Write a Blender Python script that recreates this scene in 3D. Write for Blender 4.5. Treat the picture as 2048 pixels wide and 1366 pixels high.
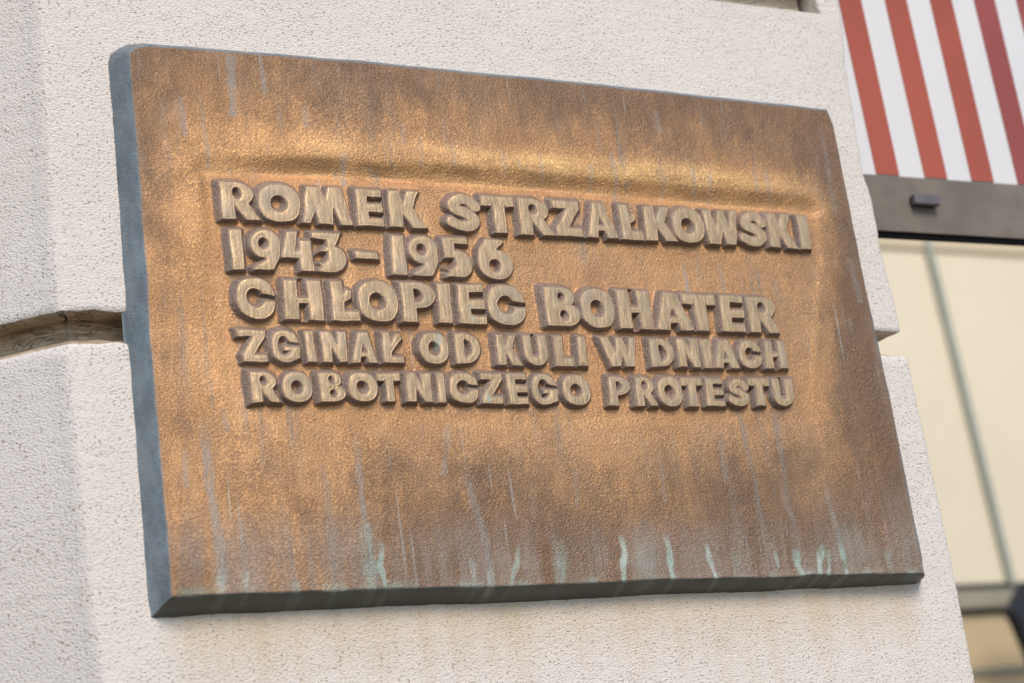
import bpy, math
import numpy as np
from mathutils import Matrix, Vector

for o in list(bpy.data.objects): bpy.data.objects.remove(o, do_unlink=True)
S = bpy.context.scene
C = S.collection

# ---------------------------------------------------------------- camera, sky, sun, exposure
D = 1.90                      # camera to wall plane, metres (wall plane is Y = 0)
CZ = 1.60
RX = np.array([0.88373306, 0.02352366, 0.46739975])
RY = np.array([-0.44963977, 0.31961761, 0.83406754])
RZ = np.array([-0.12976887, -0.94725457, 0.29303382])
R = np.array([RX, RY, RZ])
CAM = np.array([0.0, -D, CZ])
def ray(px, py): return R @ np.array([px-1024., py-683., 3954.])
def at(px, py, Y=0.0):
    """point on the plane Y seen at photograph position (px, py)"""
    r = ray(px, py); return CAM + r*((D+Y)/r[1])
cam = bpy.data.cameras.new('camera'); camo = bpy.data.objects.new('camera', cam); C.objects.link(camo)
right, down, fwd = R[:, 0], R[:, 1], R[:, 2]
camo.matrix_world = Matrix(((right[0], -down[0], -fwd[0], CAM[0]), (right[1], -down[1], -fwd[1], CAM[1]),
                            (right[2], -down[2], -fwd[2], CAM[2]), (0, 0, 0, 1)))
cam.sensor_width = 36; cam.lens = 3954/2048*36; cam.clip_start = .05; cam.clip_end = 3000
cam.dof.use_dof = True; cam.dof.aperture_fstop = 4.5
cam.dof.focus_distance = float((at(960, 640, -.02)-CAM) @ fwd)
S.camera = camo

SUNV = Vector((-0.12, -0.74, 0.66)).normalized()
W = bpy.data.worlds.new('World'); S.world = W; W.use_nodes = True
nt = W.node_tree; bg = nt.nodes['Background']
sky = nt.nodes.new('ShaderNodeTexSky'); sky.sky_type = 'NISHITA'; sky.sun_disc = False
sky.sun_elevation = math.asin(SUNV.z); sky.sun_rotation = math.atan2(SUNV.x, SUNV.y)
sky.air_density = 1.0; sky.dust_density = 0.6; sky.ozone_density = 1.2
nt.links.new(sky.outputs[0], bg.inputs[0]); bg.inputs[1].default_value = 0.125
sun = bpy.data.lights.new('sun', 'SUN'); sun.energy = 2.1; sun.angle = math.radians(26); sun.color = (1, .87, .73)
suno = bpy.data.objects.new('sun', sun); C.objects.link(suno)
suno.rotation_euler = (-SUNV).to_track_quat('-Z', 'Y').to_euler()
suno.location = (0, -5, 8)
S.view_settings.view_transform = 'Standard'; S.view_settings.look = 'None'
S.view_settings.gamma = 1; S.view_settings.use_curve_mapping = False
S.view_settings.exposure = 0.38

# ---------------------------------------------------------------- noise helpers (vertices)
def _h(i, j, seed):
    n = (i.astype(np.int64)*374761393 + j.astype(np.int64)*668265263 + seed*1442695041) & 0x7fffffff
    n = ((n ^ (n >> 13))*1274126177) & 0x7fffffff
    return ((n ^ (n >> 16)) & 0xffff)/65535.*2-1
def vnoise(x, y, seed=0):
    i = np.floor(x); j = np.floor(y); u = x-i; v = y-j
    u = u*u*(3-2*u); v = v*v*(3-2*v)
    a = _h(i, j, seed); b = _h(i+1, j, seed); c = _h(i, j+1, seed); d = _h(i+1, j+1, seed)
    return (a*(1-u)+b*u)*(1-v)+(c*(1-u)+d*u)*v
def fbm(x, y, seed=0, n=3):
    s = 0; a = 1
    for k in range(n): s = s+a*vnoise(x*2**k, y*2**k, seed+k*17); a *= .5
    return s
def sstep(a, b, x):
    t = np.clip((x-a)/(b-a), 0, 1); return t*t*(3-2*t)

# ---------------------------------------------------------------- materials
def mat(name):
    m = bpy.data.materials.new(name); m.use_nodes = True
    return m, m.node_tree, m.node_tree.nodes['Principled BSDF']
class NB:
    def __init__(s, t): s.t = t; s.pos = t.nodes.new('ShaderNodeNewGeometry').outputs['Position']
    def l(s, a, b): s.t.links.new(a, b)
    def scale(s, v, sx, sy, sz):
        n = s.t.nodes.new('ShaderNodeMapping'); n.inputs['Scale'].default_value = (sx, sy, sz); s.l(v, n.inputs[0]); return n.outputs[0]
    def noise(s, v, sc, det=3, rough=.55, dist=0):
        n = s.t.nodes.new('ShaderNodeTexNoise'); n.inputs['Scale'].default_value = sc
        n.inputs['Detail'].default_value = det; n.inputs['Roughness'].default_value = rough; n.inputs['Distortion'].default_value = dist
        s.l(v, n.inputs['Vector']); return n.outputs[0]
    def voro(s, v, sc, feat='F1'):
        n = s.t.nodes.new('ShaderNodeTexVoronoi'); n.feature = feat; n.inputs['Scale'].default_value = sc; s.l(v, n.inputs['Vector']); return n.outputs['Distance']
    def rng(s, v, a, b, c=0., d=1., smooth=True):
        n = s.t.nodes.new('ShaderNodeMapRange'); n.interpolation_type = 'SMOOTHSTEP' if smooth else 'LINEAR'
        n.inputs['From Min'].default_value = a; n.inputs['From Max'].default_value = b
        n.inputs['To Min'].default_value = c; n.inputs['To Max'].default_value = d
        s.l(v, n.inputs[0]); return n.outputs[0]
    def mth(s, op, a, b=None):
        n = s.t.nodes.new('ShaderNodeMath'); n.operation = op
        for k, x in enumerate((a, b)):
            if x is None: continue
            if isinstance(x, (int, float)): n.inputs[k].default_value = x
            else: s.l(x, n.inputs[k])
        return n.outputs[0]
    def mix(s, f, a, b, mode='MIX'):
        n = s.t.nodes.new('ShaderNodeMix'); n.data_type = 'RGBA'; n.blend_type = mode
        for k, x in ((0, f), (6, a), (7, b)):
            if isinstance(x, (int, float)): n.inputs[k].default_value = x
            elif isinstance(x, tuple): n.inputs[k].default_value = (*x, 1)
            else: s.l(x, n.inputs[k])
        return n.outputs[2]
    def attr(s, name):
        n = s.t.nodes.new('ShaderNodeAttribute'); n.attribute_name = name; return n.outputs['Fac']
    def xyz(s):
        n = s.t.nodes.new('ShaderNodeSeparateXYZ'); s.l(s.pos, n.inputs[0]); return n.outputs
    def bump(s, h, dist, strength=1., nrm=None):
        n = s.t.nodes.new('ShaderNodeBump'); n.inputs['Distance'].default_value = dist; n.inputs['Strength'].default_value = strength
        s.l(h, n.inputs['Height'])
        if nrm is not None: s.l(nrm, n.inputs['Normal'])
        return n.outputs[0]

PL = at(300, 1225); PR = at(1838, 1168)     # lower edge of the plaque on the wall

def stucco_mat(name, base, speck, grime, amt=1.):
    m, t, p = mat(name); n = NB(t)
    v1 = n.scale(n.pos, 1, 1, 1.35)
    a = n.noise(v1, 400, 3, .62, .2)
    b = n.noise(n.scale(n.pos, .85, .85, 1.3), 330, 0, .5, .15)
    vo = n.voro(n.scale(n.pos, .85, .85, 1.3), 410)
    big = n.noise(n.pos, 3.2, 4, .6)
    mid = n.noise(n.pos, 22, 3, .6)
    pits = n.rng(b, .66, .76)                   # small pits between the grains
    dens = n.rng(mid, .3, .6, .35, 1.)
    pits = n.mth('MULTIPLY', pits, dens)
    col = n.mix(n.rng(big, .35, .7, 0, .5), base, tuple(c*k for c, k in zip(base, (.95, .93, .88))))
    col = n.mix(n.mth('MULTIPLY', n.rng(vo, .45, .8, 0, .42), n.rng(a, .42, .60)), col, grime)
    col = n.mix(n.mth('MULTIPLY', pits, .65*amt), col, speck)
    # run-off stain below the bronze plate: starts at its lower edge and thins out downwards
    x, y, z = n.xyz()
    slope = (PR[2]-PL[2])/(PR[0]-PL[0])
    zl = n.mth('ADD', n.mth('MULTIPLY', n.mth('SUBTRACT', x, float(PL[0])), float(slope)), float(PL[2]))
    dz = n.mth('SUBTRACT', zl, z)
    st = n.noise(n.scale(n.pos, 1, 1, .06), 38, 3, .6)
    fall = n.mth('ADD', n.rng(dz, .0, .10, 1, 0), n.mth('MULTIPLY', n.rng(dz, .0, .35, .55, 0), n.rng(st, .42, .72)))
    inx = n.mth('MULTIPLY', n.rng(x, float(PL[0])-.0, float(PL[0])+.05), n.rng(x, float(PR[0])-.03, float(PR[0])+.01, 1, 0))
    stain = n.mth('MULTIPLY', n.mth('MULTIPLY', fall, inx), n.rng(dz, -.03, -.0))
    col = n.mix(n.mth('MULTIPLY', stain, .45), col, (.56, .43, .26))
    n.l(col, p.inputs['Base Color']); p.inputs['Roughness'].default_value = .92
    p.inputs['Specular IOR Level'].default_value = .25
    gr = n.mth('ADD', n.mth('MULTIPLY', vo, -.8), n.mth('MULTIPLY', pits, -.5))
    gr = n.mth('ADD', gr, n.mth('MULTIPLY', n.noise(n.pos, 120, 2), .35))
    n.l(n.bump(gr, .0012, .9), p.inputs['Normal'])
    return m
M_STUCCO = stucco_mat('rendered_wall', (.74, .70, .665), (.31, .22, .14), (.52, .43, .33))

def joint_mat():
    m, t, p = mat('dirty_joint_render'); n = NB(t)
    a = n.noise(n.scale(n.pos, .35, 1, 2.2), 60, 5, .6, .8)
    col = n.mix(n.rng(a, .35, .65), (.36, .28, .19), (.54, .43, .31))
    cr = n.noise(n.scale(n.pos, .5, .5, 2.0), 34, 3, .55, 1.5)
    line = n.rng(n.mth('ABSOLUTE', n.mth('SUBTRACT', cr, .5)), 0, .014, 1, 0)
    col = n.mix(n.mth('MULTIPLY', line, .75), col, (.10, .07, .045))
    x, y, z = n.xyz()
    col = n.mix(n.rng(x, 1.30, 1.45, 0, .8), col, (.66, .58, .47))
    n.l(col, p.inputs['Base Color']); p.inputs['Roughness'].default_value = .9
    hh = n.mth('ADD', n.mth('MULTIPLY', a, .8), n.mth('MULTIPLY', line, -.6))
    n.l(n.bump(hh, .003, .8), p.inputs['Normal'])
    return m
M_JOINT = joint_mat()

def bronze_mat():
    m, t, p = mat('weathered_bronze'); n = NB(t)
    x, y, z = n.xyz()
    edge, face, mint, grey, side = (n.attr(k) for k in ('edge', 'face', 'mint', 'grey', 'side'))
    low, gold, field = (n.attr(k) for k in ('low', 'gold', 'field'))
    fine = n.noise(n.scale(n.pos, .8, 1, 1.25), 560, 3, .7)          # sand-cast grain
    mid = n.noise(n.scale(n.pos, 1, 1, .8), 14, 5, .62)
    big = n.noise(n.scale(n.pos, 1, 1, .8), 3.6, 3, .6)
    # orange bronze against brown oxide
    k = n.mth('ADD', n.mth('MULTIPLY', mid, .30), n.mth('ADD', .10, n.mth('MULTIPLY', big, .25)))
    k = n.mth('ADD', k, n.mth('MULTIPLY', n.mth('SUBTRACT', n.noise(n.scale(n.pos, 1, 1, .30), 62, 4, .68), .5), .26))
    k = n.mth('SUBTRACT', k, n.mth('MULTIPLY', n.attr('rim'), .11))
    k = n.mth('ADD', k, n.mth('SUBTRACT', n.mth('MULTIPLY', n.attr('glow'), .12), n.mth('MULTIPLY', n.attr('brown'), .075)))  # glow paints a warm sheen round the field into the colour
    col = n.mix(n.rng(k, .20, .50), (.265, .16, .09), (.78, .425, .18))
    col = n.mix(n.rng(fine, .45, .60), n.mix(.55, col, (.17, .11, .075)), col)
    col = n.mix(n.rng(fine, .57, .72, 0, .3), col, (.92, .55, .27))
    # ridge and hollow above the lettering: rubbed yellower metal, golden highlight put into the colour
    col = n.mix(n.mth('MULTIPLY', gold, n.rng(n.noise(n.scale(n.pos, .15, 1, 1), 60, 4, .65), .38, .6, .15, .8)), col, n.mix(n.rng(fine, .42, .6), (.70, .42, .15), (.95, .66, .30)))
    col = n.mix(n.mth('MULTIPLY', field, .35), col, (.60, .33, .17))
    # thin grey film running down the plate
    st = n.noise(n.scale(n.pos, 1, 1, .07), 62, 4, .62)
    stm = n.mth('MULTIPLY', n.rng(st, .54, .70), n.rng(n.noise(n.pos, 6, 2), .42, .62))
    col = n.mix(n.mth('MULTIPLY', stm, .6), col, (.27, .24, .205))
    thin = n.noise(n.scale(n.pos, 1, 1, .04), 150, 2, .5)
    tm = n.mth('MULTIPLY', n.rng(n.mth('ADD', thin, n.mth('MULTIPLY', low, .07)), .66, .73), n.rng(n.noise(n.pos, 9, 2), .45, .6))
    col = n.mix(n.mth('MULTIPLY', tm, .55), col, (.46, .43, .38))
    # dull violet brown film near the lower edge, with ragged top
    lowm = n.mth('MULTIPLY', low, n.rng(n.mth('ADD', n.mth('MULTIPLY', st, .7), n.mth('MULTIPLY', mid, .4)), .38, .62))
    col = n.mix(n.mth('MULTIPLY', lowm, .75), col, n.mix(n.rng(fine, .42, .58), (.23, .18, .145), (.38, .29, .23)))
    # letter tops rubbed to pale brass, their sheen put into the colour
    brush = n.noise(n.scale(n.pos, 1, 1, .10), 480, 3, .6)
    brush2 = n.noise(n.scale(n.pos, .12, 1, 1), 520, 3, .6)
    fc = n.mix(n.rng(brush, .35, .68), (.42, .285, .155), (.70, .495, .28))
    fc = n.mix(n.rng(brush2, .45, .7, 0, .35), fc, (.42, .35, .265))
    fc = n.mix(n.rng(mid, .48, .66, 0, .5), fc, (.38, .32, .25))
    col = n.mix(n.mth('MULTIPLY', side, .8), col, n.mix(n.rng(fine, .42, .60), (.13, .105, .095), (.29, .24, .22)))  # greyed letter sides, their shading put into the colour as well
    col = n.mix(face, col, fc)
    # patina on the sloping edges of the plate, sky blue put into its colour
    ec = n.mix(n.rng(n.noise(n.scale(n.pos, 1, 1, .6), 38, 5, .7), .30, .70), (.115, .15, .175), (.215, .27, .305))
    ec = n.mix(n.mth('MULTIPLY', n.attr('topm'), .8), ec, (.12, .115, .10))
    ec = n.mix(n.rng(fine, .5, .68, 0, .4), ec, (.24, .26, .26))
    wob = n.mth('ADD', edge, n.mth('MULTIPLY', n.mth('SUBTRACT', mid, .5), .5))
    wob = n.mth('ADD', wob, n.mth('MULTIPLY', n.mth('SUBTRACT', fine, .5), .7))
    col = n.mix(n.rng(wob, .35, .75), col, ec)
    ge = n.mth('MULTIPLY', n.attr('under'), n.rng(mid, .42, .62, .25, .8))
    col = n.mix(n.mth('MULTIPLY', n.attr('under'), .9), col, (.065, .055, .036))  # shade of the downward bevel put into the colour, over dark olive patina
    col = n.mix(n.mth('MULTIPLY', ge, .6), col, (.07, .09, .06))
    # drips
    gm = n.mth('MULTIPLY', grey, n.rng(fine, .25, .55, .6, 1))
    col = n.mix(n.mth('MULTIPLY', gm, .8), col, (.32, .315, .295))
    mm = n.mth('MULTIPLY', mint, n.rng(fine, .30, .50, .55, 1))
    col = n.mix(mm, col, n.mix(n.rng(mid, .4, .6), (.31, .45, .38), (.50, .58, .52)))
    n.l(col, p.inputs['Base Color'])
    # metal only where neither film nor verdigris covers it
    cov = n.mth('MAXIMUM', n.mth('MAXIMUM', mint, n.mth('MULTIPLY', grey, .7)), n.mth('MULTIPLY', lowm, .5))
    p_m = n.mth('MULTIPLY', n.mth('SUBTRACT', 1., cov), n.mth('MULTIPLY', n.mth('SUBTRACT', 1., n.mth('MAXIMUM', edge, n.mth('MULTIPLY', side, .8))), n.rng(face, 0, 1, .75, .55)))
    n.l(p_m, p.inputs['Metallic'])
    n.l(n.rng(mid, .3, .7, .36, .50), p.inputs['Roughness'])
    p.inputs['Coat Weight'].default_value = .12; p.inputs['Coat Roughness'].default_value = .32
    h = n.mth('ADD', n.mth('MULTIPLY', fine, n.rng(face, 0, 1, 1, .12)), n.mth('MULTIPLY', n.noise(n.pos, 330, 2), n.rng(face, 0, 1, .7, .25)))
    h = n.mth('ADD', h, n.mth('MULTIPLY', n.noise(n.scale(n.pos, .35, 1, 1.4), 110, 4, .6), n.mth('MULTIPLY', gold, .5)))
    h = n.mth('MULTIPLY', h, n.rng(n.noise(n.pos, 18, 3), .3, .7, .55, 1.2))
    n.l(n.bump(h, .0018, .75), p.inputs['Normal'])
    return m
M_BRONZE = bronze_mat()

def simple(name, col, rough=.6, metal=0, var=.0, scale=8., bump=0., spec=.5):
    m, t, p = mat(name); n = NB(t)
    if var:
        a = n.noise(n.pos, scale, 4, .6)
        c = n.mix(n.rng(a, .35, .65), tuple(k*(1-var) for k in col), tuple(min(1, k*(1+var)) for k in col))
        n.l(c, p.inputs['Base Color'])
        if bump: n.l(n.bump(a, bump, .6), p.inputs['Normal'])
    else: p.inputs['Base Color'].default_value = (*col, 1)
    p.inputs['Roughness'].default_value = rough; p.inputs['Metallic'].default_value = metal
    p.inputs['Specular IOR Level'].default_value = spec
    return m
M_WHITE = simple('white_panel_paint', (.70, .70, .71), .55, 0, .02, 3)
M_RED = simple('brick_red_stripe', (.37, .078, .045), .55, 0, .10, 2.2)
M_RED2 = simple('darker_red_stripe', (.33, .07, .06), .55, 0, .16, 2.2)
M_BEAM = simple('grey_brown_beam', (.175, .15, .125), .75, 0, .13, 16, .0015)
M_BLACK = simple('matt_black', (.005, .005, .006), .8, spec=.1)
M_CREAM = simple('cream_wall_paint', (.74, .66, .50), .8, 0, .04, .7)
M_TAN = simple('tan_wall_paint', (.58, .455, .275), .8, 0, .05, .7)
M_OLIVE = simple('olive_ledge_metal', (.30, .275, .20), .6, 0, .08, 2)
M_PIPE = simple('green_grey_pipe', (.37, .395, .34), .6, 0, .1, 2)
M_NAVY = simple('dark_navy_cloth', (.014, .018, .026), .8, 0, .2, 3)
M_DARK = simple('near_black_strip', (.02, .022, .018), .6)
M_BOX = simple('anthracite_plastic', (.13, .12, .125), .45, 0, .08, 30)
M_PAVE = simple('pavement_stone', (.12, .105, .09), .85, 0, .15, 1.4, .003)

# ---------------------------------------------------------------- object helpers
def tag(o, label=None, cat=None, group=None, kind=None):
    if label: o['label'] = label
    if cat: o['category'] = cat
    if group: o['group'] = group
    if kind: o['kind'] = kind
def empty(name, loc, label, cat):
    o = bpy.data.objects.new(name, None); o.location = [float(c) for c in loc]; o.empty_display_size = .1
    C.objects.link(o); tag(o, label, cat); return o
def link(name, me, m, parent=None, label=None):
    o = bpy.data.objects.new(name, me); C.objects.link(o); me.materials.append(m)
    if parent is not None:
        o.parent = parent; o.matrix_parent_inverse = Matrix.Translation(-parent.location)
    if label: o['label'] = label
    return o
def npmesh(name, co, quads, smooth=True):
    me = bpy.data.meshes.new(name)
    me.vertices.add(len(co)); me.vertices.foreach_set('co', np.asarray(co, np.float32).ravel())
    nq = len(quads); me.loops.add(nq*4); me.loops.foreach_set('vertex_index', np.asarray(quads, np.int32).ravel())
    me.polygons.add(nq); me.polygons.foreach_set('loop_start', np.arange(nq, dtype=np.int32)*4)
    me.polygons.foreach_set('loop_total', np.full(nq, 4, np.int32))
    me.update(calc_edges=True)
    me.polygons.foreach_set('use_smooth', np.full(nq, smooth))
    return me
def box(x0, x1, y0, y1, z0, z1, bev=0.):
    """a box (optionally with bevelled edges) as one mesh"""
    import bmesh
    bm = bmesh.new(); bmesh.ops.create_cube(bm, size=1)
    for v in bm.verts:
        v.co = Vector((x0+(x1-x0)*(v.co.x+.5), y0+(y1-y0)*(v.co.y+.5), z0+(z1-z0)*(v.co.z+.5)))
    if bev: bmesh.ops.bevel(bm, geom=bm.edges[:], offset=bev, segments=2, affect='EDGES', profile=.6)
    me = bpy.data.meshes.new('box'); bm.to_mesh(me); bm.free(); return me
def prism(pts, y0, y1):
    """polygon in X,Z given thickness from y0 (front) to y1"""
    import bmesh
    bm = bmesh.new()
    f = [bm.verts.new((p[0], y0, p[1])) for p in pts]; b = [bm.verts.new((p[0], y1, p[1])) for p in pts]
    bm.faces.new(f); bm.faces.new(b[::-1]); k = len(pts)
    for i in range(k): bm.faces.new((f[(i+1) % k], f[i], b[i], b[(i+1) % k]))
    bmesh.ops.recalc_face_normals(bm, faces=bm.faces[:])
    me = bpy.data.meshes.new('prism'); bm.to_mesh(me); bm.free(); return me

# ---------------------------------------------------------------- ground and pillar
g = link('pavement', box(-400, 400, -400, 400, -.2, 0), M_PAVE); tag(g, 'stone pavement in front of the building', None, None, 'structure')

def prof_x(tab):
    P = [at(x, y) for x, y in tab]; P.sort(key=lambda q: q[2])
    zs = np.array([q[2] for q in P]); xs = np.array([q[0] for q in P])
    return lambda z: float(np.interp(z, zs, xs))
leftU = prof_x([(85, 0), (100, 280), (112, 470), (124, 622)])
leftL = prof_x([(136, 684), (150, 800), (186, 1166), (212, 1366)])
rightU = prof_x([(1681, 0), (1683.5, 37), (1691.5, 124), (1710, 238), (1728, 348), (1746, 403), (1763, 500), (1786, 585), (1802, 660)])
rightL = prof_x([(1817, 712), (1830, 781), (1855, 900), (1878, 1000), (1915, 1179), (1951.6, 1366)])
zJ1 = (at(200, 622)[2]+at(1770, 662)[2])/2          # upper arris of the joint
zJ0 = (at(200, 684)[2]+at(1780, 711)[2])/2          # lower arris of the joint
def arrisU(x):  return float(np.interp(x, [at(200, 622)[0], at(1770, 662)[0]], [at(200, 622)[2], at(1770, 662)[2]]))
def arrisL(x):  return float(np.interp(x, [at(200, 684)[0], at(1780, 711)[0]], [at(200, 684)[2], at(1780, 711)[2]]))
zT0 = (at(1420, 3)[2]+at(1600, 21)[2])/2            # lower arris of the joint higher up
zT1 = zT0+(zJ1-zJ0)*1.15
xTe = at(1637, 12)[0]
print('joints', zJ0, zJ1, zT0, zT1, xTe)

def loft(rings, xl, xr, left='chamfer', nfront=150, extra=0.):
    """rings: list of (z, inset). One closed course of the pillar, grown ring by ring."""
    verts = []; n = None
    for z, ins in rings:
        L = xl(z); Rr = xr(z)
        pts = []; nr = []
        if left == 'chamfer':
            for s in np.linspace(.55, .022, 50)**1.0:
                pts.append((L-s*.70, s*.70)); nr.append((.70, .70))
            for a in np.linspace(0.15, .85, 5):        # softly rounded corner
                th = math.radians(45*(1-a)); r = .020
                pts.append((L-.0155*(1-a)**1.5, .0155*(1-a)**2)); nr.append((math.sin(th), math.cos(th)))
        else:
            for s in (.06, .04, .02, .006): pts.append((L, s)); nr.append((1, 0))
        for k in np.linspace(.008, 1, nfront): 
            pts.append((L+k*(Rr-L-.003), 0)); nr.append((0, 1))
        pts.append((Rr-.0008, .0010)); nr.append((-.7, .7))
        for s in (.005, .012, .022, .035, .06, .12, .4): pts.append((Rr, s)); nr.append((-1, 0))
        n = len(pts)
        tt = ins+extra; lc = L+(.414 if left == 'chamfer' else 1.)*tt
        for (x, y), (a, b) in zip(pts, nr):
            u, w = x+a*tt, y+b*tt
            if tt > 0:
                if (a, b) == (0, 1): u = min(max(u, lc), Rr-tt)
                elif (a, b) == (-1, 0) or (a, b) == (-.7, .7): u = Rr-tt; w = max(w, tt)
                elif left == 'chamfer' and (u > lc or b > .71): u, w = lc, tt
                elif left != 'chamfer' and a == 1: w = max(w, tt)
            verts.append((u, w, z))
    v = np.array(verts); k = len(rings)
    lump = fbm(v[:, 0]*14+v[:, 1]*9, v[:, 2]*14, 3, 3)*.0006+fbm(v[:, 0]*150+v[:, 1]*140, v[:, 2]*150, 9, 2)*.00045
    v[:, 1] += lump
    v[:, 0] += fbm(v[:, 2]*160+v[:, 1]*90, v[:, 1]*120, 21, 2)*.0006*(v[:, 0] > xr(rings[0][0])-.05)
    i = np.arange(k-1)[:, None]*n; j = np.arange(n-1)[None, :]
    q = np.stack([i+j, i+j+1, i+n+j+1, i+n+j], -1).reshape(-1, 4)
    return v, q
def block(name, rings, xl, xr, parent, m=M_STUCCO, label=None, shift=None, **kw):
    v, q = loft(rings, xl, xr, **kw)
    if shift is not None: v[:, 2] += shift(v)
    return link(name, npmesh(name, v, q), m, parent, label)

pillar = empty('rendered_pillar', (at(900, 600)[0], .25, 0), 'pale speckled rendered pillar with deep horizontal joints carrying the bronze plate', 'pillar')
zs = lambda a, b, st: list(np.arange(a, b, st))
chip = lambda v, s: fbm(v[:, 0]*45+v[:, 1]*45, v[:, 1]*0, s, 3)*.0016
# lower course: straight sides, worn upper arris, ledge sloping up into the joint
rl = [(z, 0) for z in zs(.0, zJ0-.75, .15)]+[(z, 0) for z in zs(zJ0-.75, zJ0-.012, .004)]
rl += [(zJ0-.006, .0002), (zJ0-.002, .0012), (zJ0, .003), (zJ0+.003, .008), (zJ0+.007, .016), (zJ0+.009, .030), (zJ0+.009, .055)]
def shL(v):
    near = sstep(zJ0-.03, zJ0-.004, v[:, 2])
    d = np.interp(v[:, 0], [at(200, 684)[0], at(1780, 711)[0]], [at(200, 684)[2], at(1780, 711)[2]])-zJ0
    return near*(d+chip(v, 5))
ks = len(rl)-5
block('lower_course', rl[:ks+1], leftL, rightL, pillar, shift=shL)
block('joint_sill', rl[ks:], leftL, rightL, pillar, M_JOINT, shift=shL)
ru = [(zJ1+.004, .055), (zJ1+.0015, .036), (zJ1-.0005, .010), (zJ1, .0045), (zJ1+.001, .002), (zJ1+.003, .0006), (zJ1+.006, 0)]
ru += [(z, 0) for z in zs(zJ1+.010, zT0-.003, .004)]+[(zT0-.002, 0), (zT0, .0)]
def shU(v):
    near = 1-sstep(zJ1+.004, zJ1+.03, v[:, 2])
    d = np.interp(v[:, 0], [at(200, 622)[0], at(1770, 662)[0]], [at(200, 622)[2], at(1770, 662)[2]])-zJ1
    return near*(d+chip(v, 8))
block('upper_course', ru[4:], leftU, rightU, pillar, shift=shU)
block('joint_soffit', ru[:5], leftU, rightU, pillar, M_JOINT, shift=shU)
zTop = zT1+1.6
xrT = lambda z: rightU(min(z, zT0))
xlT = lambda z: leftU(min(z, zT0))-.02*0
# ledge closing the top of that course inside the joint
xs0, xs1 = xlT(zT0), xrT(zT0)
link('joint_ledge', prism([(xs0+.01, zT0-.010), (xTe-.001, zT0-.010), (xTe-.001, zT0-.0005), (xs0+.01, zT0-.0005)], .0015, .06), M_JOINT, pillar)
block('joint_end_block', [(z, 0) for z in list(np.linspace(zT0, zT1, 22))], lambda z: xTe+.0015*math.sin(z*90), xrT, pillar, left='square', nfront=30)
rt = [(zT1+.003, .055), (zT1, .010), (zT1, .004), (zT1+.003, .001), (zT1+.007, 0)]+[(z, 0) for z in zs(zT1+.012, zT1+.3, .01)]+[(z, 0) for z in zs(zT1+.3, zTop, .1)]
block('top_course', rt[3:], xlT, xrT, pillar)
block('joint_soffit', rt[:4], xlT, xrT, pillar, M_JOINT)
# recessed cores seen inside the joints
block('joint_core', [(z, 0) for z in np.linspace(zJ0-.04, zJ1+.03, 22)], lambda z: leftU(zJ1), lambda z: rightU(zJ1)+.020, pillar, M_JOINT, extra=.034)
block('joint_core', [(z, 0) for z in np.linspace(zT0-.02, zT1+.02, 12)], lambda z: xlT(zT0), lambda z: xTe+.02, pillar, M_JOINT, extra=.030)

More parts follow.
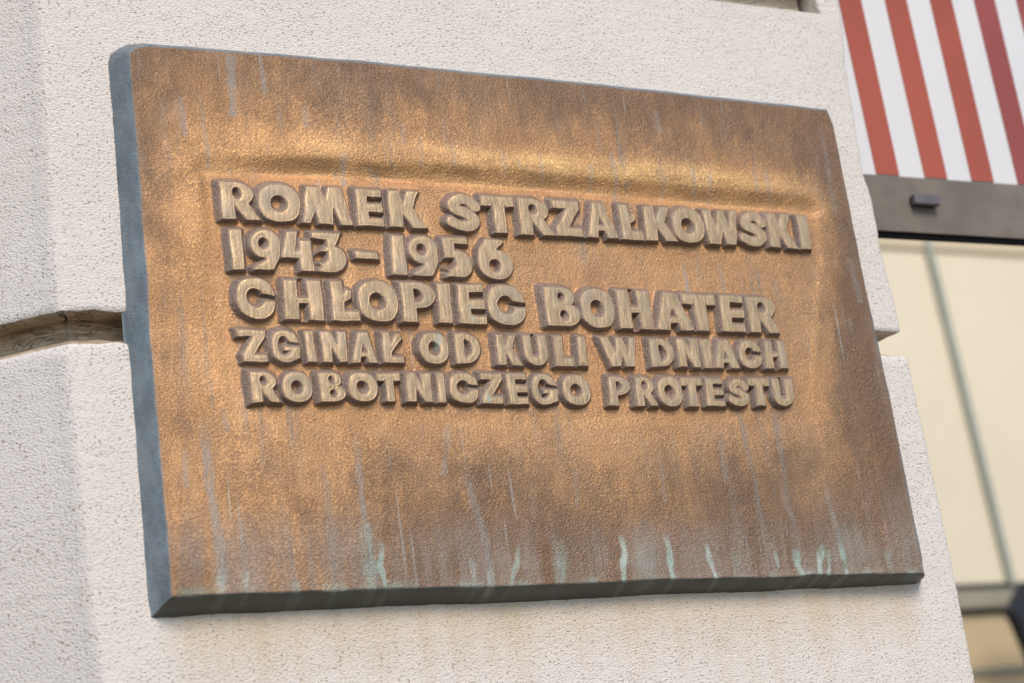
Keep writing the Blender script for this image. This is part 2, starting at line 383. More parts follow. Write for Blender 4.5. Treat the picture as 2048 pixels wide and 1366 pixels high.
# ---------------------------------------------------------------- glyphs in a 100 x 100 box
def E(cx, cy, rx, ry, n=40):
    return [(cx+rx*math.cos(2*math.pi*k/n), cy+ry*math.sin(2*math.pi*k/n)) for k in range(n)]
def Q(cx, cy, rx, ry, n=48, e=2.35):      # slightly squarish oval
    o = []
    for k in range(n):
        c, s = math.cos(2*math.pi*k/n), math.sin(2*math.pi*k/n)
        o.append((cx+rx*math.copysign(abs(c)**(2/e), c), cy+ry*math.copysign(abs(s)**(2/e), s)))
    return o
def HD(x0, cy, rx, ry, n=20):             # half oval, flat on the left
    return [(x0+rx*math.cos(a), cy+ry*math.sin(a)) for a in np.linspace(math.pi/2, -math.pi/2, n)]
def B(x0, y0, x1, y1): return [(x0, y0), (x0, y1), (x1, y1), (x1, y0)]
G = {
 'I': [('+', B(0, 0, 100, 100))],
 '1': [('+', [(0, 0), (-6, 88), (0, 100), (100, 100), (100, 0)])],
 '-': [('+', B(0, 0, 100, 100))],
 'L': [('+', [(0, 0), (0, 100), (50, 100), (50, 27), (100, 27), (100, 0)])],
 'Ł': [('+', [(0, 0), (0, 100), (44, 100), (46, 68), (58, 80), (76, 74), (72, 56), (47, 46), (47, 26), (100, 26), (100, 0)])],
 'Y': [('+', [(0, 0), (0, 100), (38, 100), (42, 66), (70, 98), (92, 96), (98, 78), (44, 34), (44, 22), (100, 22), (100, 0)])],
 'O': [('+', Q(50, 50, 50, 51)), ('-', E(49, 49, 19.5, 21))],
 'C': [('+', Q(50, 50, 50, 51)), ('-', E(49, 51, 22, 22)), ('-', [(52, 47), (106, 44), (106, 55), (70, 60), (58, 68)])],
 'G': [('+', Q(50, 50, 50, 51)), ('-', E(47, 51, 22, 30)), ('-', [(52, 51), (106, 50), (106, 58), (72, 64), (58, 72)]), ('+', [(46, 36), (46, 50), (99, 50), (97, 12), (80, 4), (76, 36)])],
 'A': [('+', [(0, 0), (32, 100), (70, 100), (100, 0), (66, 0), (60, 19), (39, 19), (35, 0)]), ('-', [(50, 60), (42, 35), (60, 35)])],
 'B': [('+', B(0, 0, 55, 100)), ('+', E(54, 74, 36, 26)), ('+', E(56, 28.5, 44, 28.5)), ('-', E(49, 74, 10, 12)), ('-', E(52, 28, 12, 12))],
 'D': [('+', B(0, 0, 42, 100)), ('+', HD(40, 50, 60, 50)), ('-', HD(37, 50, 28, 28))],
 'E': [('+', B(0, 0, 100, 100)), ('-', B(44, 62, 110, 79)), ('-', B(46, 22, 110, 38))],
 'H': [('+', B(0, 0, 100, 100)), ('-', B(37, 57, 62, 110)), ('-', B(38, -10, 63, 41))],
 'K': [('+', [(0, 0), (0, 100), (36, 100), (42, 67), (60, 100), (98, 100), (69, 54), (100, 0), (62, 0), (40, 38), (37, 0)])],
 'M': [('+', [(0, 0), (0, 100), (36, 100), (50, 68), (61, 100), (100, 100), (100, 0), (77, 0), (67, 44), (60, 0), (32, 0), (26, 33), (16, 0)])],
 'N': [('+', [(0, 0), (0, 100), (38, 100), (62, 60), (61, 100), (100, 100), (100, 0), (71, 0), (40, 46), (38, 0)])],
 'P': [('+', B(0, 0, 41, 100)), ('+', B(0, 35, 52, 100)), ('+', E(50, 67.5, 50, 32.5)), ('-', HD(38, 67, 23, 15))],
 'R': [('+', B(0, 0, 37, 100)), ('+', B(0, 40, 50, 100)), ('+', E(48, 69, 46, 31)), ('+', [(37, 36), (34, 50), (72, 50), (100, 0), (66, 0)]), ('-', E(46, 70, 12.5, 14))],
 'T': [('+', [(0, 100), (0, 71), (28, 70), (34, 76), (34, 0), (71, 0), (71, 76), (76, 70), (100, 71), (100, 100)])],
 'U': [('+', B(0, 38, 100, 100)), ('+', E(50, 40, 50, 40)), ('-', B(36, 42, 62, 110)), ('-', E(49, 42, 13, 14))],
 'W': [('+', [(0, 100), (23, 100), (38, 54), (45, 100), (62, 100), (77, 52), (80, 100), (100, 100), (100, 0), (71, 0), (60, 36), (52, 0), (19, 0)])],
 'Z': [('+', [(0, 0), (0, 20), (52, 77), (2, 77), (0, 100), (100, 100), (98, 78), (50, 24), (100, 26), (100, 0)])],
 'S': [('s', [(84, 68), (66, 83), (42, 86), (20, 73), (26, 59), (56, 48), (80, 31), (66, 15), (38, 14), (12, 24)], 14.5)],
 '9': [('+', E(53, 65, 47, 35)), ('+', [(100, 66), (99, 36), (76, 0), (16, 0), (14, 5), (52, 27), (50, 40)]), ('-', E(47, 66, 16, 13.5))],
 '4': [('+', [(18, 100), (56, 100), (44, 50), (56, 50), (58, 78), (95, 76), (100, 0), (58, 0), (57, 32), (0, 32), (0, 42)])],
 '3': [('+', [(0, 84), (0, 100), (86, 100), (66, 62), (44, 56), (42, 80)]), ('+', E(58, 33, 42, 33)), ('-', [(-8, 20), (34, 22), (46, 30), (44, 50), (-8, 50)]), ('+', [(10, 0), (14, 6), (44, 22), (64, 0)])],
 '5': [('+', [(9, 100), (88, 100), (88, 84), (46, 84), (44, 46), (12, 46)]), ('+', E(56, 34, 44, 34)), ('-', [(-8, 14), (28, 20), (46, 30), (44, 47), (-8, 48)]), ('+', [(12, 0), (14, 6), (46, 20), (64, 0)])],
 '6': [('+', E(50, 36, 50, 36)), ('+', [(0, 40), (6, 74), (28, 100), (76, 96), (80, 92), (56, 72), (62, 50), (40, 30)]), ('-', E(47, 34, 15, 15))],
}
def catmull(p, n=7):
    p = [np.array(q, float) for q in p]; p = [2*p[0]-p[1]]+p+[2*p[-1]-p[-2]]; o = []
    for i in range(1, len(p)-2):
        for t in np.linspace(0, 1, n, endpoint=False):
            a, b, c, d = p[i-1:i+3]
            o.append(.5*((2*b)+(-a+c)*t+(2*a-5*b+4*c-d)*t*t+(-a+3*b-3*c+d)*t**3))
    o.append(p[-2]); return o

LINES = [
 dict(top=[(440, 360.5), (735, 376.5), (1000, 392), (1300, 411), (1610, 430)], bot=[(450, 437.5), (740, 451.5), (1000, 465.5), (1250, 478), (1440, 488), (1610, 498)], words=[
  ('ROMEK', [(436.8, 508, 443.8, 521), (512.5, 597, 520.5, 605), (610.7, 683, 605.7, 707), (708.5, 762, 716, 770), (775, 838, 781.5, 856)]),
  ('STRZAŁKOWSKI', [(887, 958, 897, 966), (960.3, 1024, 967.7, 1034), (1034, 1095, 1042, 1112), (1101.8, 1156.5, 1115, 1168.5), (1162, 1223, 1176, 1238), (1236, 1278, 1246, 1289), (1284.7, 1338.7, 1292.3, 1359), (1338, 1402, 1349, 1414), (1402.4, 1473.5, 1407, 1473.8), (1478, 1528, 1484, 1537), (1531, 1581.5, 1542.5, 1598.6), (1592, 1613, 1603.4, 1624.6)])]),
 dict(top=[(460, 457.5), (620, 462.5), (800, 470), (880, 474), (1000, 477)], bot=[(460, 540), (620, 543), (800, 550), (900, 554), (1000, 560)], words=[
  ('1943', [(456.7, 482.5, 463.8, 488.8), (494, 558, 498, 562), (560, 623, 564, 628.6), (622, 690, 628, 694)]),
  ('-', [(708, 755, 712, 757)]),
  ('1956', [(781.4, 806.4, 784.5, 814), (811, 873, 818, 880), (877, 940, 887, 948), (950, 1020, 960, 1030)])]),
 dict(top=[(500, 556.5), (600, 560), (750, 562.5), (900, 567.5), (1000, 570.3), (1110, 574), (1260, 580.5), (1400, 589), (1530, 593)], bot=[(500, 637), (600, 640), (750, 644), (900, 647), (1000, 651), (1130, 652), (1270, 659), (1400, 662.5), (1530, 666)], words=[
  ('CHŁOPIEC', [(466, 545, 476, 554), (564, 640, 569, 648.6), (657, 712, 665, 721), (708, 789, 719, 800), (796, 866, 806, 878), (871, 897.8, 878, 905.6), (911, 964, 919.7, 974), (968, 1044, 979, 1056)]),
  ('BOHATER', [(1083, 1153, 1095.5, 1163), (1154, 1222, 1166, 1234), (1229, 1296, 1241, 1307), (1300, 1372, 1314, 1388), (1361.5, 1426, 1374, 1438), (1434.8, 1481, 1445, 1491), (1489, 1551, 1502, 1560)])]),
 dict(top=[(500, 659), (700, 664.5), (930, 666), (1060, 670), (1240, 675), (1360, 678), (1560, 682)], bot=[(500, 724), (700, 726.5), (930, 727.5), (1060, 732), (1240, 734), (1560, 738)], words=[
  ('ZGINAY', [(470, 530, 487, 536), (537, 594, 545, 602), (606, 624.7, 615, 633.3), (638, 690, 645, 695), (693, 750, 702, 755), (760, 801, 766, 808)]),
  ('OD', [(833, 893, 843, 902), (906.5, 957, 913.3, 962.5)]),
  ('KULI', [(989.3, 1033, 995, 1046.4), (1042, 1090, 1052, 1099), (1104, 1141, 1111.6, 1149), (1151.9, 1168, 1157, 1176)]),
  ('W', [(1196, 1270, 1212, 1269)]),
  ('DNIACH', [(1295, 1342, 1304, 1352), (1349, 1391.6, 1357.4, 1400), (1399, 1418, 1410, 1425.8), (1422, 1467, 1429, 1479), (1471, 1515, 1480, 1526), (1525.8, 1566, 1530, 1576)])]),
 dict(top=[(520, 743.8), (700, 745.5), (960, 746), (1090, 748), (1240, 752.5), (1400, 756.5), (1580, 757.5)], bot=[(520, 806), (720, 803), (860, 805), (1000, 808), (1230, 812), (1400, 813.5), (1580, 812.5)], words=[
  ('ROBOTNICZEGO', [(497, 551, 504.8, 562), (559, 620, 566, 628), (634, 684, 640.5, 693), (691, 749, 698, 756), (750.6, 797, 755, 804), (808, 858.6, 813.5, 865.4), (871, 887, 876.4, 894), (893, 951, 901, 961), (959, 1002.5, 965, 1007), (1009.8, 1051, 1018.6, 1058), (1059, 1110, 1067, 1119), (1120, 1175, 1129, 1186)]),
  ('PROTESTU', [(1214, 1256, 1218.5, 1264), (1266.8, 1305, 1272, 1316), (1308, 1358, 1318, 1368), (1358, 1399, 1362, 1409), (1407, 1441, 1413.8, 1451.4), (1452, 1491, 1458, 1503), (1492.4, 1533.5, 1496, 1545), (1540, 1582, 1548, 1590)])]),
]

# ---------------------------------------------------------------- bronze plate: one height grid, cut into plate and letters
T = .027; HL = .0088; REC = .0028; DR = .0055
YF = -(T-REC+HL)                                    # plane of the letter tops
def uv(px, py, Y=0.): q = at(px, py, Y); return (q[0], q[2])
ridge = lambda px, py, dx: (at(px, py, -T)[0]+dx, at(px, py, -T)[2])
outline = [uv(217, 124), uv(221, 109), uv(237, 97), uv(255, 90), uv(282, 87), uv(480, 102.5), uv(700, 121), uv(1000, 150), uv(1300, 180), uv(1500, 203), uv(1640, 221)]
outline += [ridge(1661, 229, .010), ridge(1669, 247, .010), ridge(1735, 580, .009), ridge(1812, 960, .008), ridge(1843, 1118, .008), ridge(1845.5, 1142, .008)]
outline += [uv(1842, 1160), uv(1830, 1168), uv(1640, 1177), uv(1460, 1184.6), uv(1330, 1189), uv(1180, 1198), uv(1000, 1206), uv(860, 1210.5), uv(600, 1221), uv(304, 1235), uv(297, 1200), uv(262, 740)]
outline = np.array(outline)

def seg_sdf(X, Z, poly):
    """signed distance (negative inside) to a closed polygon"""
    P = np.asarray(poly, float); A = P; Bq = np.roll(P, -1, 0)
    x = X.ravel(); z = Z.ravel(); best = np.full(x.shape, 1e9); ins = np.zeros(x.shape, bool)
    for (ax, az), (bx, bz) in zip(A, Bq):
        dx, dz = bx-ax, bz-az; L = dx*dx+dz*dz+1e-18
        t = np.clip(((x-ax)*dx+(z-az)*dz)/L, 0, 1)
        best = np.minimum(best, (x-ax-t*dx)**2+(z-az-t*dz)**2)
        if az != bz:
            c = ((az > z) != (bz > z)) & (x < (bx-ax)*(z-az)/(bz-az)+ax); ins ^= c
    d = np.sqrt(best); return np.where(ins, -d, d).reshape(X.shape)
def line_d(X, Z, pts):
    best = np.full(X.shape, 1e9)
    for (ax, az), (bx, bz) in zip(pts[:-1], pts[1:]):
        dx, dz = bx-ax, bz-az; L = dx*dx+dz*dz+1e-18
        t = np.clip(((X-ax)*dx+(Z-az)*dz)/L, 0, 1)
        best = np.minimum(best, (X-ax-t*dx)**2+(Z-az-t*dz)**2)
    return np.sqrt(best)

def axis(a, f0, f1, b, fine, coarse):
    l = np.linspace(a, f0, max(2, int((f0-a)/coarse)), endpoint=False)
    m = np.linspace(f0, f1, int((f1-f0)/fine), endpoint=False)
    r = np.linspace(f1, b, max(2, int((b-f1)/coarse)))
    return np.concatenate([l, m, r])
fx0 = at(405, 600, YF)[0]; fx1 = at(1640, 500, YF)[0]
fz1 = at(430, 340, YF)[2]; fz0 = at(500, 840, YF)[2]
fz1 = max(fz1, at(1600, 410, YF)[2]); fz0 = min(fz0, at(1590, 835, YF)[2])
xs = axis(outline[:, 0].min()-.004, fx0, fx1, outline[:, 0].max()+.004, .00078, .0016)
zz = axis(outline[:, 1].min()-.004, fz0, fz1, outline[:, 1].max()+.004, .00078, .0016)
X, Z = np.meshgrid(xs, zz)
print('grid', X.shape)
dout = -seg_sdf(X, Z, outline)                       # positive inside
dout += fbm(X*22, Z*22, 31, 3)*.0007
fxn = (X-xs[0])/(xs[-1]-xs[0]); fzn = (Z-zz[0])/(zz[-1]-zz[0])
draft = .016-.006*fxn*sstep(.75, .35, fzn)-.003*sstep(.85, 1., fxn)
t = np.clip(dout/draft, 0, 1)
Hh = T*(1-(1-t)**1.35)
Hh = np.where(dout < 0, np.maximum(dout*1.7, -.004), Hh)
inner = sstep(.0, .02, dout)
Hh += inner*(fbm(X*7, Z*9, 41, 3)*.0009+fbm(X*40, Z*55, 47, 2)*.00022)
# sunk field behind the lettering
rec_poly = np.array([uv(417, 345, -T), uv(700, 352, -T), uv(1000, 372, -T), uv(1300, 395, -T), uv(1622, 425, -T), uv(1634, 510, -T), uv(1604, 835, -T), uv(1000, 838, -T), uv(480, 828, -T), uv(430, 560, -T)])
dr = seg_sdf(X, Z, rec_poly)+fbm(X*18, Z*18, 51, 2)*.002
cx = (rec_poly[:, 0].min()+rec_poly[:, 0].max())/2
topz = np.interp(X, rec_poly[:5, 0], rec_poly[:5, 1])
botz = np.interp(X, rec_poly[[8, 7, 6], 0], rec_poly[[8, 7, 6], 1])
above = sstep(-.01, .004, Z-topz)
ramp_w = .015+.009*above+.013*sstep(.01, -.004, Z-botz)
field = 1-sstep(0, 1, np.clip(dr/ramp_w, 0, 1))
FXD = np.interp(X, [uv(420, 340)[0], uv(560, 345)[0], uv(1500, 400)[0], uv(1640, 420)[0]], [.3, 1, 1, .3])
Hh -= REC*field*inner*(1+(.3+1.4*FXD)*above)*(.3+.7*sstep(-.14, -.01, Z-topz))
# soft raised lip above the hollow
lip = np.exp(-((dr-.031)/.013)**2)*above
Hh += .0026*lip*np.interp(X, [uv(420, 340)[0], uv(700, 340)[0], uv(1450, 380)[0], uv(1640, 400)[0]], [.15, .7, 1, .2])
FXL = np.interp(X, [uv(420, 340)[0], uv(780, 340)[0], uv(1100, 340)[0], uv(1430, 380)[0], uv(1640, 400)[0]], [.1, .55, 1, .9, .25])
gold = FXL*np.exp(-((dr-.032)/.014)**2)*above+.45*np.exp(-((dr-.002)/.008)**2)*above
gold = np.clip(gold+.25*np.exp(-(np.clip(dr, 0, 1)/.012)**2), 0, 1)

# letters
quads = []
for L in LINES:
    tx, ty = zip(*L['top']); bx, by = zip(*L['bot'])
    def ext(x, xx, yy):
        if x < xx[0]: return yy[0]+(x-xx[0])*(yy[1]-yy[0])/(xx[1]-xx[0])
        if x > xx[-1]: return yy[-1]+(x-xx[-1])*(yy[-1]-yy[-2])/(xx[-1]-xx[-2])
        return float(np.interp(x, xx, yy))
    for w, qs in L['words']:
        for ch, (a, b, c, d) in zip(w, qs):
            if ch == '-': q = [(708, 500), (755, 504.5), (712, 516), (757, 518.5)]
            else: q = [(a, ext(a, tx, ty)), (b, ext(b, tx, ty)), (c, ext(c, bx, by)), (d, ext(d, bx, by))]
            quads.append((ch, w, [uv(*k, YF) for k in q]))
HLn = np.zeros_like(X); owner = np.full(X.shape, -1, np.int32); FACE = np.zeros_like(X)
rs = np.random.RandomState(4)
for li, (ch, w, (tl, tr, bl, br)) in enumerate(quads):
    tl, tr, bl, br = map(np.array, (tl, tr, bl, br))
    mp = lambda p: tuple((bl*(1-p[0]/100)+br*(p[0]/100))*(1-p[1]/100)+(tl*(1-p[0]/100)+tr*(p[0]/100))*(p[1]/100))
    allp = np.array([tl, tr, bl, br]); pad = .014
    i0, i1 = np.searchsorted(xs, [allp[:, 0].min()-pad, allp[:, 0].max()+pad]); j0, j1 = np.searchsorted(zz, [allp[:, 1].min()-pad, allp[:, 1].max()+pad])
    XX = X[j0:j1, i0:i1]; ZZ = Z[j0:j1, i0:i1]
    wx = XX+fbm(XX*70, ZZ*70, 60+li, 2)*.0006; wz = ZZ+fbm(XX*70, ZZ*70, 160+li, 2)*.0006
    d = np.full(XX.shape, 1.)
    hgt = (tl[1]+tr[1]-bl[1]-br[1])/2
    for op in G[ch]:
        if op[0] == 's':
            pts = [mp(q) for q in catmull(op[1])]
            d = np.minimum(d, line_d(wx, wz, pts)-op[2]/100*hgt)
        else:
            dens = []
            P = op[1]
            s = seg_sdf(wx, wz, [mp(q) for q in P])
            d = np.minimum(d, s) if op[0] == '+' else np.maximum(d, -s)
    hl = HL*(1+.05*rs.randn()); dra = DR*(1+.12*rs.randn())
    gz_ = np.gradient(d, axis=0)/np.gradient(ZZ, axis=0); gx_ = np.gradient(d, axis=1)/np.gradient(XX, axis=1)
    dra = dra*(1-.56*np.clip(-gz_, 0, 1)+.22*np.clip(-gx_, 0, 1)+.15*np.clip(gz_, 0, 1))
    s = np.clip(d/dra, 0, 1)
    prof = 1-(.55*s+.45*s*s*(3-2*s))
    h = hl*prof*(d < dra)
    h = h-.0010*np.exp(-(np.clip(-d, 0, 1)/.0017))*(d < dra)*prof          # rounded shoulder
    h = h+.00018*fbm(XX*60, ZZ*60, 300+li, 2)*(d < 0)
    h = np.clip(h, 0, 1)
    cur = HLn[j0:j1, i0:i1]; up = h > cur
    HLn[j0:j1, i0:i1] = np.where(up, h, cur)
    ow = owner[j0:j1, i0:i1]; owner[j0:j1, i0:i1] = np.where(up & (h > .0004), li, ow)
    fa = sstep(.0002, -.0022, d); FACE[j0:j1, i0:i1] = np.maximum(FACE[j0:j1, i0:i1], fa)
Hh += HLn
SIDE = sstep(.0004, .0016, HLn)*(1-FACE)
TOPM = sstep(.02, .0, np.interp(X, outline[4:11, 0], outline[4:11, 1])-Z)
EDGE = 1-sstep(.75+.3*TOPM, 1.25+.55*TOPM, dout/draft)
EDGE = np.maximum(EDGE, .55*sstep(.024, .006, dout)*sstep(.86, .97, fxn))
EDGE = np.maximum(EDGE, .50*sstep(.022, .010, dout)*sstep(.80, .95, fzn))
dzb = np.gradient(Hh, axis=0)/np.gradient(Z, axis=0); dxb = np.gradient(Hh, axis=1)/np.gradient(X, axis=1)
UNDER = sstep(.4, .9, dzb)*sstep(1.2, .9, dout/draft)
LOW = sstep(.105, .035, Z-np.interp(X, outline[[27, 22, 17], 0], outline[[27, 22, 17], 1]))
LOW = np.maximum(LOW, 1.*sstep(.72, 1.0, fxn)*sstep(.24, .08, fzn))
LOW = np.maximum(LOW, .25*sstep(.10, .0, dr)*sstep(.0, .02, dr)*(1-above)*sstep(.0, -.01, Z-botz))  # shading below the sunk field, painted with the film colour

# drips painted where they run
MINT = np.zeros_like(X); GREY = np.zeros_like(X)
def drip(arr, pts, w, s, fade=.25):
    P = [np.array(uv(*p, -T)) for p in pts]; hw = w*.5*.00068
    x0 = min(p[0] for p in P)-hw*3; x1 = max(p[0] for p in P)+hw*3; z0 = min(p[1] for p in P)-hw*3; z1 = max(p[1] for p in P)+hw*3
    i0, i1 = np.searchsorted(xs, [x0, x1]); j0, j1 = np.searchsorted(zz, [z0, z1])
    XX = X[j0:j1, i0:i1]; ZZ = Z[j0:j1, i0:i1]
    if XX.size == 0: return
    d = line_d(XX+fbm(XX*60, ZZ*45, 77, 2)*.0008, ZZ, P)
    k = (ZZ-z0)/(z1-z0); a = s*sstep(hw*1.5, hw*.5, d*(1+.35*vnoise(XX*0+3.3, ZZ*70, 5)))*(1-fade*k**2)*sstep(1.02, .72, k)
    a = a*np.clip(.92+.5*fbm(XX*260, ZZ*90, 91, 3), 0, 1)
    arr[j0:j1, i0:i1] = np.maximum(arr[j0:j1, i0:i1], a)
for p, w, s in [
 ([(763, 1088), (764, 1110), (757, 1130), (768, 1160), (776, 1205)], 9, .85), ([(736, 1110), (740, 1140), (745, 1170), (740, 1205)], 18, .55),
 ([(1243, 1078), (1250, 1105), (1246, 1130), (1251, 1180)], 11, 1.), ([(1331, 1072), (1340, 1105), (1343, 1140), (1350, 1182)], 10, 1.),
 ([(1414, 1090), (1420, 1120), (1428, 1145), (1437, 1172)], 9, .95), ([(1037, 1095), (1035, 1125), (1026, 1150), (1022, 1192)], 9, .6),
 ([(1122, 1120), (1126, 1150), (1118, 1195)], 13, .45), ([(943, 1118), (947, 1145), (952, 1200)], 9, .5), ([(1113, 1150), (1112, 1175)], 6, .5),
 ([(1552, 1105), (1557, 1132)], 7, .6), ([(1592, 1104), (1596, 1130), (1608, 1152), (1600, 1172)], 13, .85),
 ([(1645, 1094), (1641, 1120), (1640, 1166)], 12, .95), ([(1658, 1105), (1661, 1130), (1657, 1158)], 8, .8),
 ([(1680, 1085), (1688, 1115), (1696, 1150), (1686, 1168)], 9, .95), ([(1775, 1108), (1783, 1155)], 16, .35), ([(1812, 1080), (1818, 1140)], 16, .18),
 ([(440, 1160), (446, 1205), (430, 1225)], 13, .5), ([(491, 1148), (492, 1200)], 10, .5), ([(592, 1172), (594, 1205)], 16, .5), ([(668, 1170), (672, 1200)], 14, .3),
 ([(1290, 1100), (1296, 1175)], 40, .22), ([(1120, 1100), (1125, 1185)], 28, .16), ([(730, 1060), (740, 1150)], 22, .3), ([(1700, 1090), (1700, 1160)], 60, .16),
 ([(982, 1150), (984, 1200)], 16, .45), ([(1470, 1110), (1476, 1160)], 18, .2), ([(1545, 1150), (1575, 1172)], 14, .35), ([(938, 530+85), (941, 645)], 6, .5),
 ([(874, 668), (868, 700)], 9, .5), ([(958, 700), (955, 718)], 5, .7), ([(970, 796), (972, 803)], 6, .8)]: drip(MINT, p, w, s)
for p, w, s in [
 ([(410, 838), (410, 890), (418, 960), (430, 1040), (438, 1085), (443, 1170)], 13, .8), ([(446, 820), (453, 856)], 8, .7), ([(372, 905), (370, 935), (374, 972)], 8, .6),
 ([(896, 852), (893, 890), (889, 945)], 10, .6), ([(712, 870), (716, 930), (722, 1000), (734, 1060), (738, 1100)], 10, .75), ([(930, 940), (948, 1010), (966, 1060), (978, 1110), (982, 1180)], 14, .6),
 ([(361, 195), (364, 225), (370, 268)], 10, .6), ([(398, 185), (406, 230), (410, 262), (418, 330)], 7, .55), ([(462, 104), (463, 160), (466, 225)], 14, .85), ([(521, 112), (525, 150), (529, 185)], 7, .65),
 ([(688, 310), (690, 365)], 10, .75), ([(1178, 330), (1184, 378)], 9, .55), ([(1220, 300), (1230, 345), (1236, 398)], 9, .6), ([(1384, 335), (1390, 390)], 9, .6), ([(1416, 350), (1422, 402)], 9, .65),
 ([(1312, 222), (1318, 262)], 9, .5), ([(1369, 528), (1378, 590)], 8, .75), ([(1440, 528), (1448, 578)], 8, .6), ([(1395, 520), (1402, 560)], 8, .4), ([(1550, 560), (1560, 605)], 8, .45),
 ([(1530, 340), (1540, 400)], 10, .5), ([(1508, 330), (1512, 380)], 9, .4), ([(1650, 960), (1656, 1005), (1672, 1050), (1684, 1090)], 10, .55), ([(1560, 960), (1572, 1010), (1590, 1040)], 10, .4),
 ([(1640, 250), (1655, 330), (1668, 420)], 12, .35), ([(1700, 520), (1720, 600)], 14, .45), ([(560, 220), (562, 262)], 10, .35), ([(608, 215), (612, 250)], 12, .4), ([(804, 250), (808, 285)], 8, .4),
 ([(1195, 250), (1200, 300)], 10, .35), ([(655, 1000), (664, 1120), (668, 1180)], 12, .35), ([(1118, 1090), (1124, 1130)], 22, .35), ([(1290, 1060), (1294, 1150)], 34, .3), ([(300, 890), (310, 960)], 10, .3),
 ([(1150, 940), (1154, 1010)], 7, .35), ([(1060, 960), (1066, 1030)], 7, .3), ([(1320, 920), (1330, 1000)], 8, .35), ([(1440, 880), (1450, 960)], 8, .35), ([(1480, 420+110), (1490, 610)], 7, .3), ([(520, 870), (524, 930)], 6, .3), ([(840, 280), (842, 330)], 8, .35), ([(905, 290), (907, 330)], 8, .35), ([(1005, 300), (1008, 350)], 8, .3), ([(1080, 310), (1085, 360)], 8, .4), ([(1325, 340), (1330, 390)], 8, .35)]: drip(GREY, p, w, s)
MINT = np.maximum(MINT, .5*sstep(.012, .0, np.abs(dout-draft*1.02))*np.clip(fbm(X*45, Z*30, 71, 3)+.1, 0, 1)*sstep(.15, .08, fzn))
MINT *= 1-.8*UNDER

# split into meshes
NY, NX = X.shape
co = np.stack([X, -Hh, Z], -1).reshape(-1, 3)
nrm = np.stack([-dxb, -np.ones_like(X), -dzb], -1); nrm /= np.linalg.norm(nrm, axis=-1, keepdims=True); nrm = nrm.reshape(-1, 3)
jj, ii = np.meshgrid(np.arange(NY-1), np.arange(NX-1), indexing='ij')
v00 = jj*NX+ii
cells = np.stack([v00, v00+1, v00+NX+1, v00+NX], -1).reshape(-1, 4)
cown = np.maximum.reduce([owner[:-1, :-1], owner[1:, :-1], owner[:-1, 1:], owner[1:, 1:]]).reshape(-1)
keep = (np.maximum.reduce([dout[:-1, :-1], dout[1:, :-1], dout[:-1, 1:], dout[1:, 1:]]) > -.0025).reshape(-1)
GLOW = np.exp(-((dr-.022)/.026)**2)  # warm sheen round the sunk field, painted as colour
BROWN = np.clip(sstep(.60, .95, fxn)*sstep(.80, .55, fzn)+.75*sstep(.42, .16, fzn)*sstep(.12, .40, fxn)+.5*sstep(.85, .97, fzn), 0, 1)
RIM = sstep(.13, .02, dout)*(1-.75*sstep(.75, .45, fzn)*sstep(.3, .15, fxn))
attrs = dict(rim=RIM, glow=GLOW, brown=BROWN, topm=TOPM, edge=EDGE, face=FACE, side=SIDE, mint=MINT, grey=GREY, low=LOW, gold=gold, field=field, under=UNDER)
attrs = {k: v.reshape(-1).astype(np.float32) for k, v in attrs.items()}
pc = at(1030, 660); 
plaque = empty('bronze_plaque', (pc[0], 0, pc[2]), 'large weathered bronze memorial plaque with five lines of raised lettering', 'plaque')
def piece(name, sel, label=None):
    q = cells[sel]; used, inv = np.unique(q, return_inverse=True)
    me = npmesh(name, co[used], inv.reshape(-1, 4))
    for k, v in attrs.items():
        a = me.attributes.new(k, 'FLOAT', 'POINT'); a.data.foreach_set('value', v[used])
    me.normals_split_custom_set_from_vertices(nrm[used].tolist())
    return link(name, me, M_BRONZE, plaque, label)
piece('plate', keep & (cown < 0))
WORD = {'ZGINAY': 'ZGINAŁ', '-': 'the dates'}
for li, (ch, w, q) in enumerate(quads):
    sel = keep & (cown == li)
    if not sel.any(): continue
    c = 'Ł' if ch == 'Y' else ch
    if ch == '-': piece('dash', sel, 'raised dash between the two dates')
    elif ch.isdigit(): piece('digit', sel, 'raised digit %s of the year %s' % (c, w))
    else: piece('letter', sel, 'raised letter %s of the word %s' % (c, WORD.get(w, w)))

# ---------------------------------------------------------------- striped fascia, beam and small lamp behind the pillar
YS = .22
fas = empty('striped_fascia', (at(1900, 200, YS)[0], YS, at(1900, 360, YS)[2]), 'white fascia panel with vertical brick red stripes above the grey beam', 'fascia')
ztop = zTop; zb = at(1890, 359, YS)[2]
bl_, br_ = at(1728, 348, YS), at(2048, 370.5, YS)
slope = (br_[2]-bl_[2])/(br_[0]-bl_[0])
zline = lambda x: bl_[2]+(x-bl_[0])*slope
x0, x1 = rightU(zT0)-.25, bl_[0]+3.2
link('panel', prism([(x0, zline(x0)), (x1, zline(x1)), (x1, ztop), (x0, ztop)], YS, YS+.03), M_WHITE, fas)
edges = [((1683.5, 33), (1752, 348)), ((1721, 0), (1797.6, 351)), ((1769, 0), (1849, 355)), ((1811.6, 0), (1894, 359)), ((1859, 0), (1943, 362)), ((1902, 0), (1987, 366)), ((1947, 0), (2035.6, 369)), ((1988, 0), (2048, 253))]
tops = []
for a, b in edges:
    A, Bp = at(*a, YS), at(*b, YS); k = (Bp[0]-A[0])/(Bp[2]-A[2])
    f = lambda z, A=A, k=k: A[0]+(z-A[2])*k
    tops.append((f(zline(A[0])+.002), f(ztop)))
wS = tops[2][0]-tops[0][0]; wT = tops[2][1]-tops[0][1]
for k in range(4, 16):
    for e in (0, 1):
        tops.append((tops[6+e][0]+(k-3)*wS, tops[6+e][1]+(k-3)*wT))
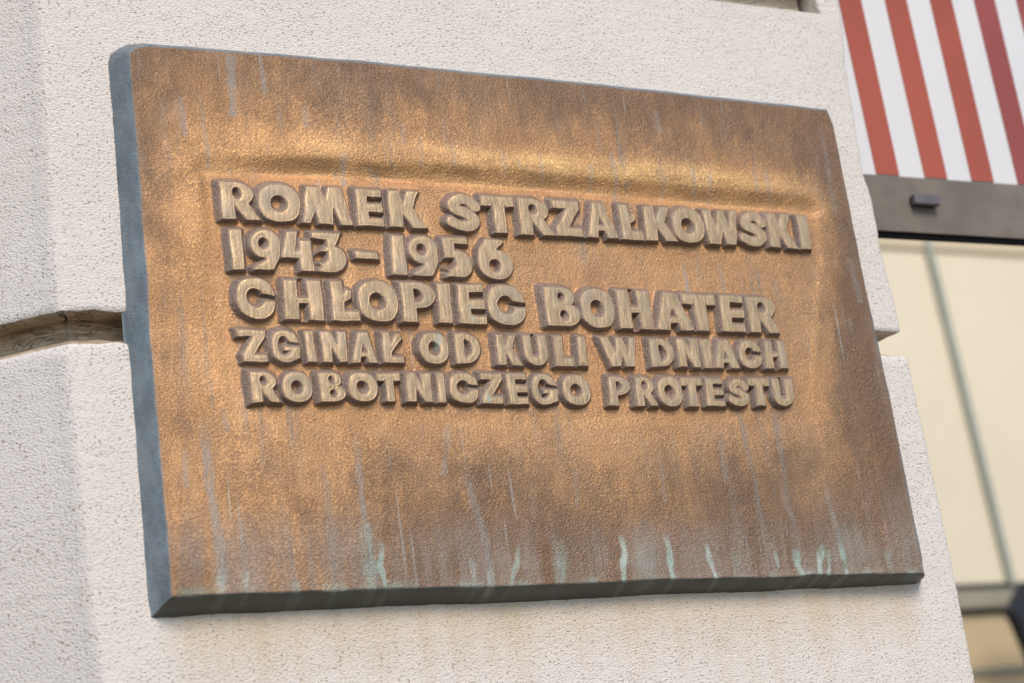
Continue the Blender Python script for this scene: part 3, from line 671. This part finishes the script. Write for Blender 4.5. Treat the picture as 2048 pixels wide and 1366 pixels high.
for k in range(-1, 12):
    if k < 0: a = (tops[0][0]-wS, tops[0][1]-wT); b = (tops[1][0]-wS, tops[1][1]-wT)
    else: a, b = tops[2*k], tops[2*k+1]
    if b[0] > x1: break
    link('stripe', prism([(a[0], zline(a[0])+.001), (b[0], zline(b[0])+.001), (b[1], ztop-.002), (a[1], ztop-.002)], YS-.0015, YS-.0002), M_RED2 if k >= 3 else M_RED, fas)

YB = .20
bt0, bt1 = at(1728, 348.5, YB), at(2048, 371, YB); bb0, bb1 = at(1757, 460, YB), at(2048, 477, YB)
sl = (bt1[2]-bt0[2])/(bt1[0]-bt0[0]); sl2 = (bb1[2]-bb0[2])/(bb1[0]-bb0[0])
zt_ = lambda x: bt0[2]+(x-bt0[0])*sl; zb_ = lambda x: bb0[2]+(x-bb0[0])*sl2
beam = empty('lintel_beam', (bt0[0]+1, YB+.1, zb_(bt0[0]+1)), 'grey brown horizontal beam with black lower edge beside the pillar', 'beam')
xa, xb = bt0[0]-.3, bt0[0]+3.3
link('beam_face', prism([(xa, zb_(xa)), (xb, zb_(xb)), (xb, zt_(xb)), (xa, zt_(xa))], YB, YB+.012), M_BEAM, beam)
g0, g1 = at(1760, 472.5, YB+.004), at(2048, 488.5, YB+.004); sg = (g1[2]-g0[2])/(g1[0]-g0[0]); zg = lambda x: g0[2]+(x-g0[0])*sg
link('underside_shade_strip', prism([(xa, zg(xa)), (xb, zg(xb)), (xb, zb_(xb)-.0005), (xa, zb_(xa)-.0005)], YB+.004, YB+.012), M_BLACK, beam)  # black strip standing in for the beam's shaded underside
# small block fixed to the beam
yk = YB-.015
lp = [at(1830, 387, yk), at(1880.5, 388.5, yk), at(1880, 408, yk), at(1832, 407.5, yk)]
lam = empty('small_beam_fixture', ((lp[0][0]+lp[1][0])/2, YB, lp[2][2]), 'small anthracite rectangular fixture mounted on the grey beam', 'fixture')
cxk, czk = np.mean([p[0] for p in lp]), np.mean([p[2] for p in lp]); wk = (lp[1][0]-lp[0][0])/2; hk = (lp[0][2]-lp[3][2])/2
link('housing', box(cxk-wk, cxk+wk, yk, YB-.004, czk-hk, czk+hk, .0025), M_BOX, lam)
link('back_plate', box(cxk-wk*.9, cxk+wk*.9, YB-.004, YB-.0003, czk-hk*.85, czk+hk*.85), M_BLACK, lam)

# ---------------------------------------------------------------- far cream wall seen under the beam
YW = 6.0
w0 = at(1760, 480, YW); w1 = at(2048, 1180, YW)
zrail = at(1960, 1178, YW)[2]
hz = lambda px, py: at(px, py, YW)[2]
far = empty('cream_back_wall', (at(1950, 900, YW)[0], YW+.15, 0), 'out of focus cream wall with tan lower part behind the pillar', 'wall')
xA, xB = at(1700, 900, YW)[0]-2.2, at(2048, 900, YW)[0]+4
zhead = hz(1900, 503)
link('upper_panel', box(xA, xB, YW, YW+.3, hz(1960, 1168), zhead), M_CREAM, far)
link('head_trim', box(xA, xB, YW-.02, YW+.3, zhead, zhead+3), simple('tan_head_trim', (.62, .52, .36), .8), far)
link('lower_panel', box(xA, xB, YW+.002, YW+.3, hz(1960, 1336), hz(1960, 1226)), M_TAN, far)
link('band', box(xA, xB, YW-.01, YW+.3, hz(1960, 1352), hz(1960, 1336)), M_OLIVE, far)
link('base_panel', box(xA, xB, YW+.002, YW+.3, 0, hz(1960, 1352)), M_TAN, far)
led = empty('metal_ledge', (at(1950, 1200, YW)[0], YW, hz(1960, 1226)), 'blurred olive metal ledge with a painted shadow gap running across the cream wall', 'ledge')
link('shadow_strip', box(xA, xB, YW-.012, YW+.25, hz(1960, 1183), hz(1960, 1168)), M_DARK, led)  # near-black strip painted for the shadow above the rail
link('rail', box(xA, xB, YW-.05, YW+.25, hz(1960, 1219), hz(1960, 1183), .004), M_OLIVE, led)
link('lower_lip', box(xA, xB, YW-.012, YW+.25, hz(1960, 1226), hz(1960, 1219)), M_DARK, led)
# slanting green grey bar in front of the wall
def bar(p0, p1, r, name):
    p0, p1 = np.array(p0), np.array(p1); d = p1-p0; d /= np.linalg.norm(d)
    a = np.cross(d, [0, 1, 0]); a /= np.linalg.norm(a); b = np.cross(d, a); n = 16; v = []
    for p in (p0, p1):
        for k in range(n): v.append(p+r*(a*math.cos(2*math.pi*k/n)+b*math.sin(2*math.pi*k/n)))
    q = [(k, (k+1) % n, n+(k+1) % n, n+k) for k in range(n)]
    return npmesh(name, np.array(v), np.array(q))
p0 = at(1855, 482, YW-.03); p1 = at(2026, 1170, YW-.03)
pu = p0+(p0-p1)*.6
pipe = link('drainpipe', bar(pu, p1, .020, 'drainpipe'), M_PIPE); tag(pipe, 'blurred green grey slanting pipe in front of the cream wall', 'pipe')
# dark folded cloth at the lower right
pts = [(x+27, y+4) for x, y in [(2030, 1158), (2075, 1150), (2150, 1150), (2150, 1420), (2085, 1420), (2058, 1345), (2036, 1290), (2012, 1235), (2000, 1215), (2018, 1180)]]
cl = link('dark_awning', prism([uv(*p, YW-.5) for p in pts], YW-.5, YW-.42), M_NAVY); tag(cl, 'dark navy blurred awning hanging at the lower right beyond the pillar', 'awning')
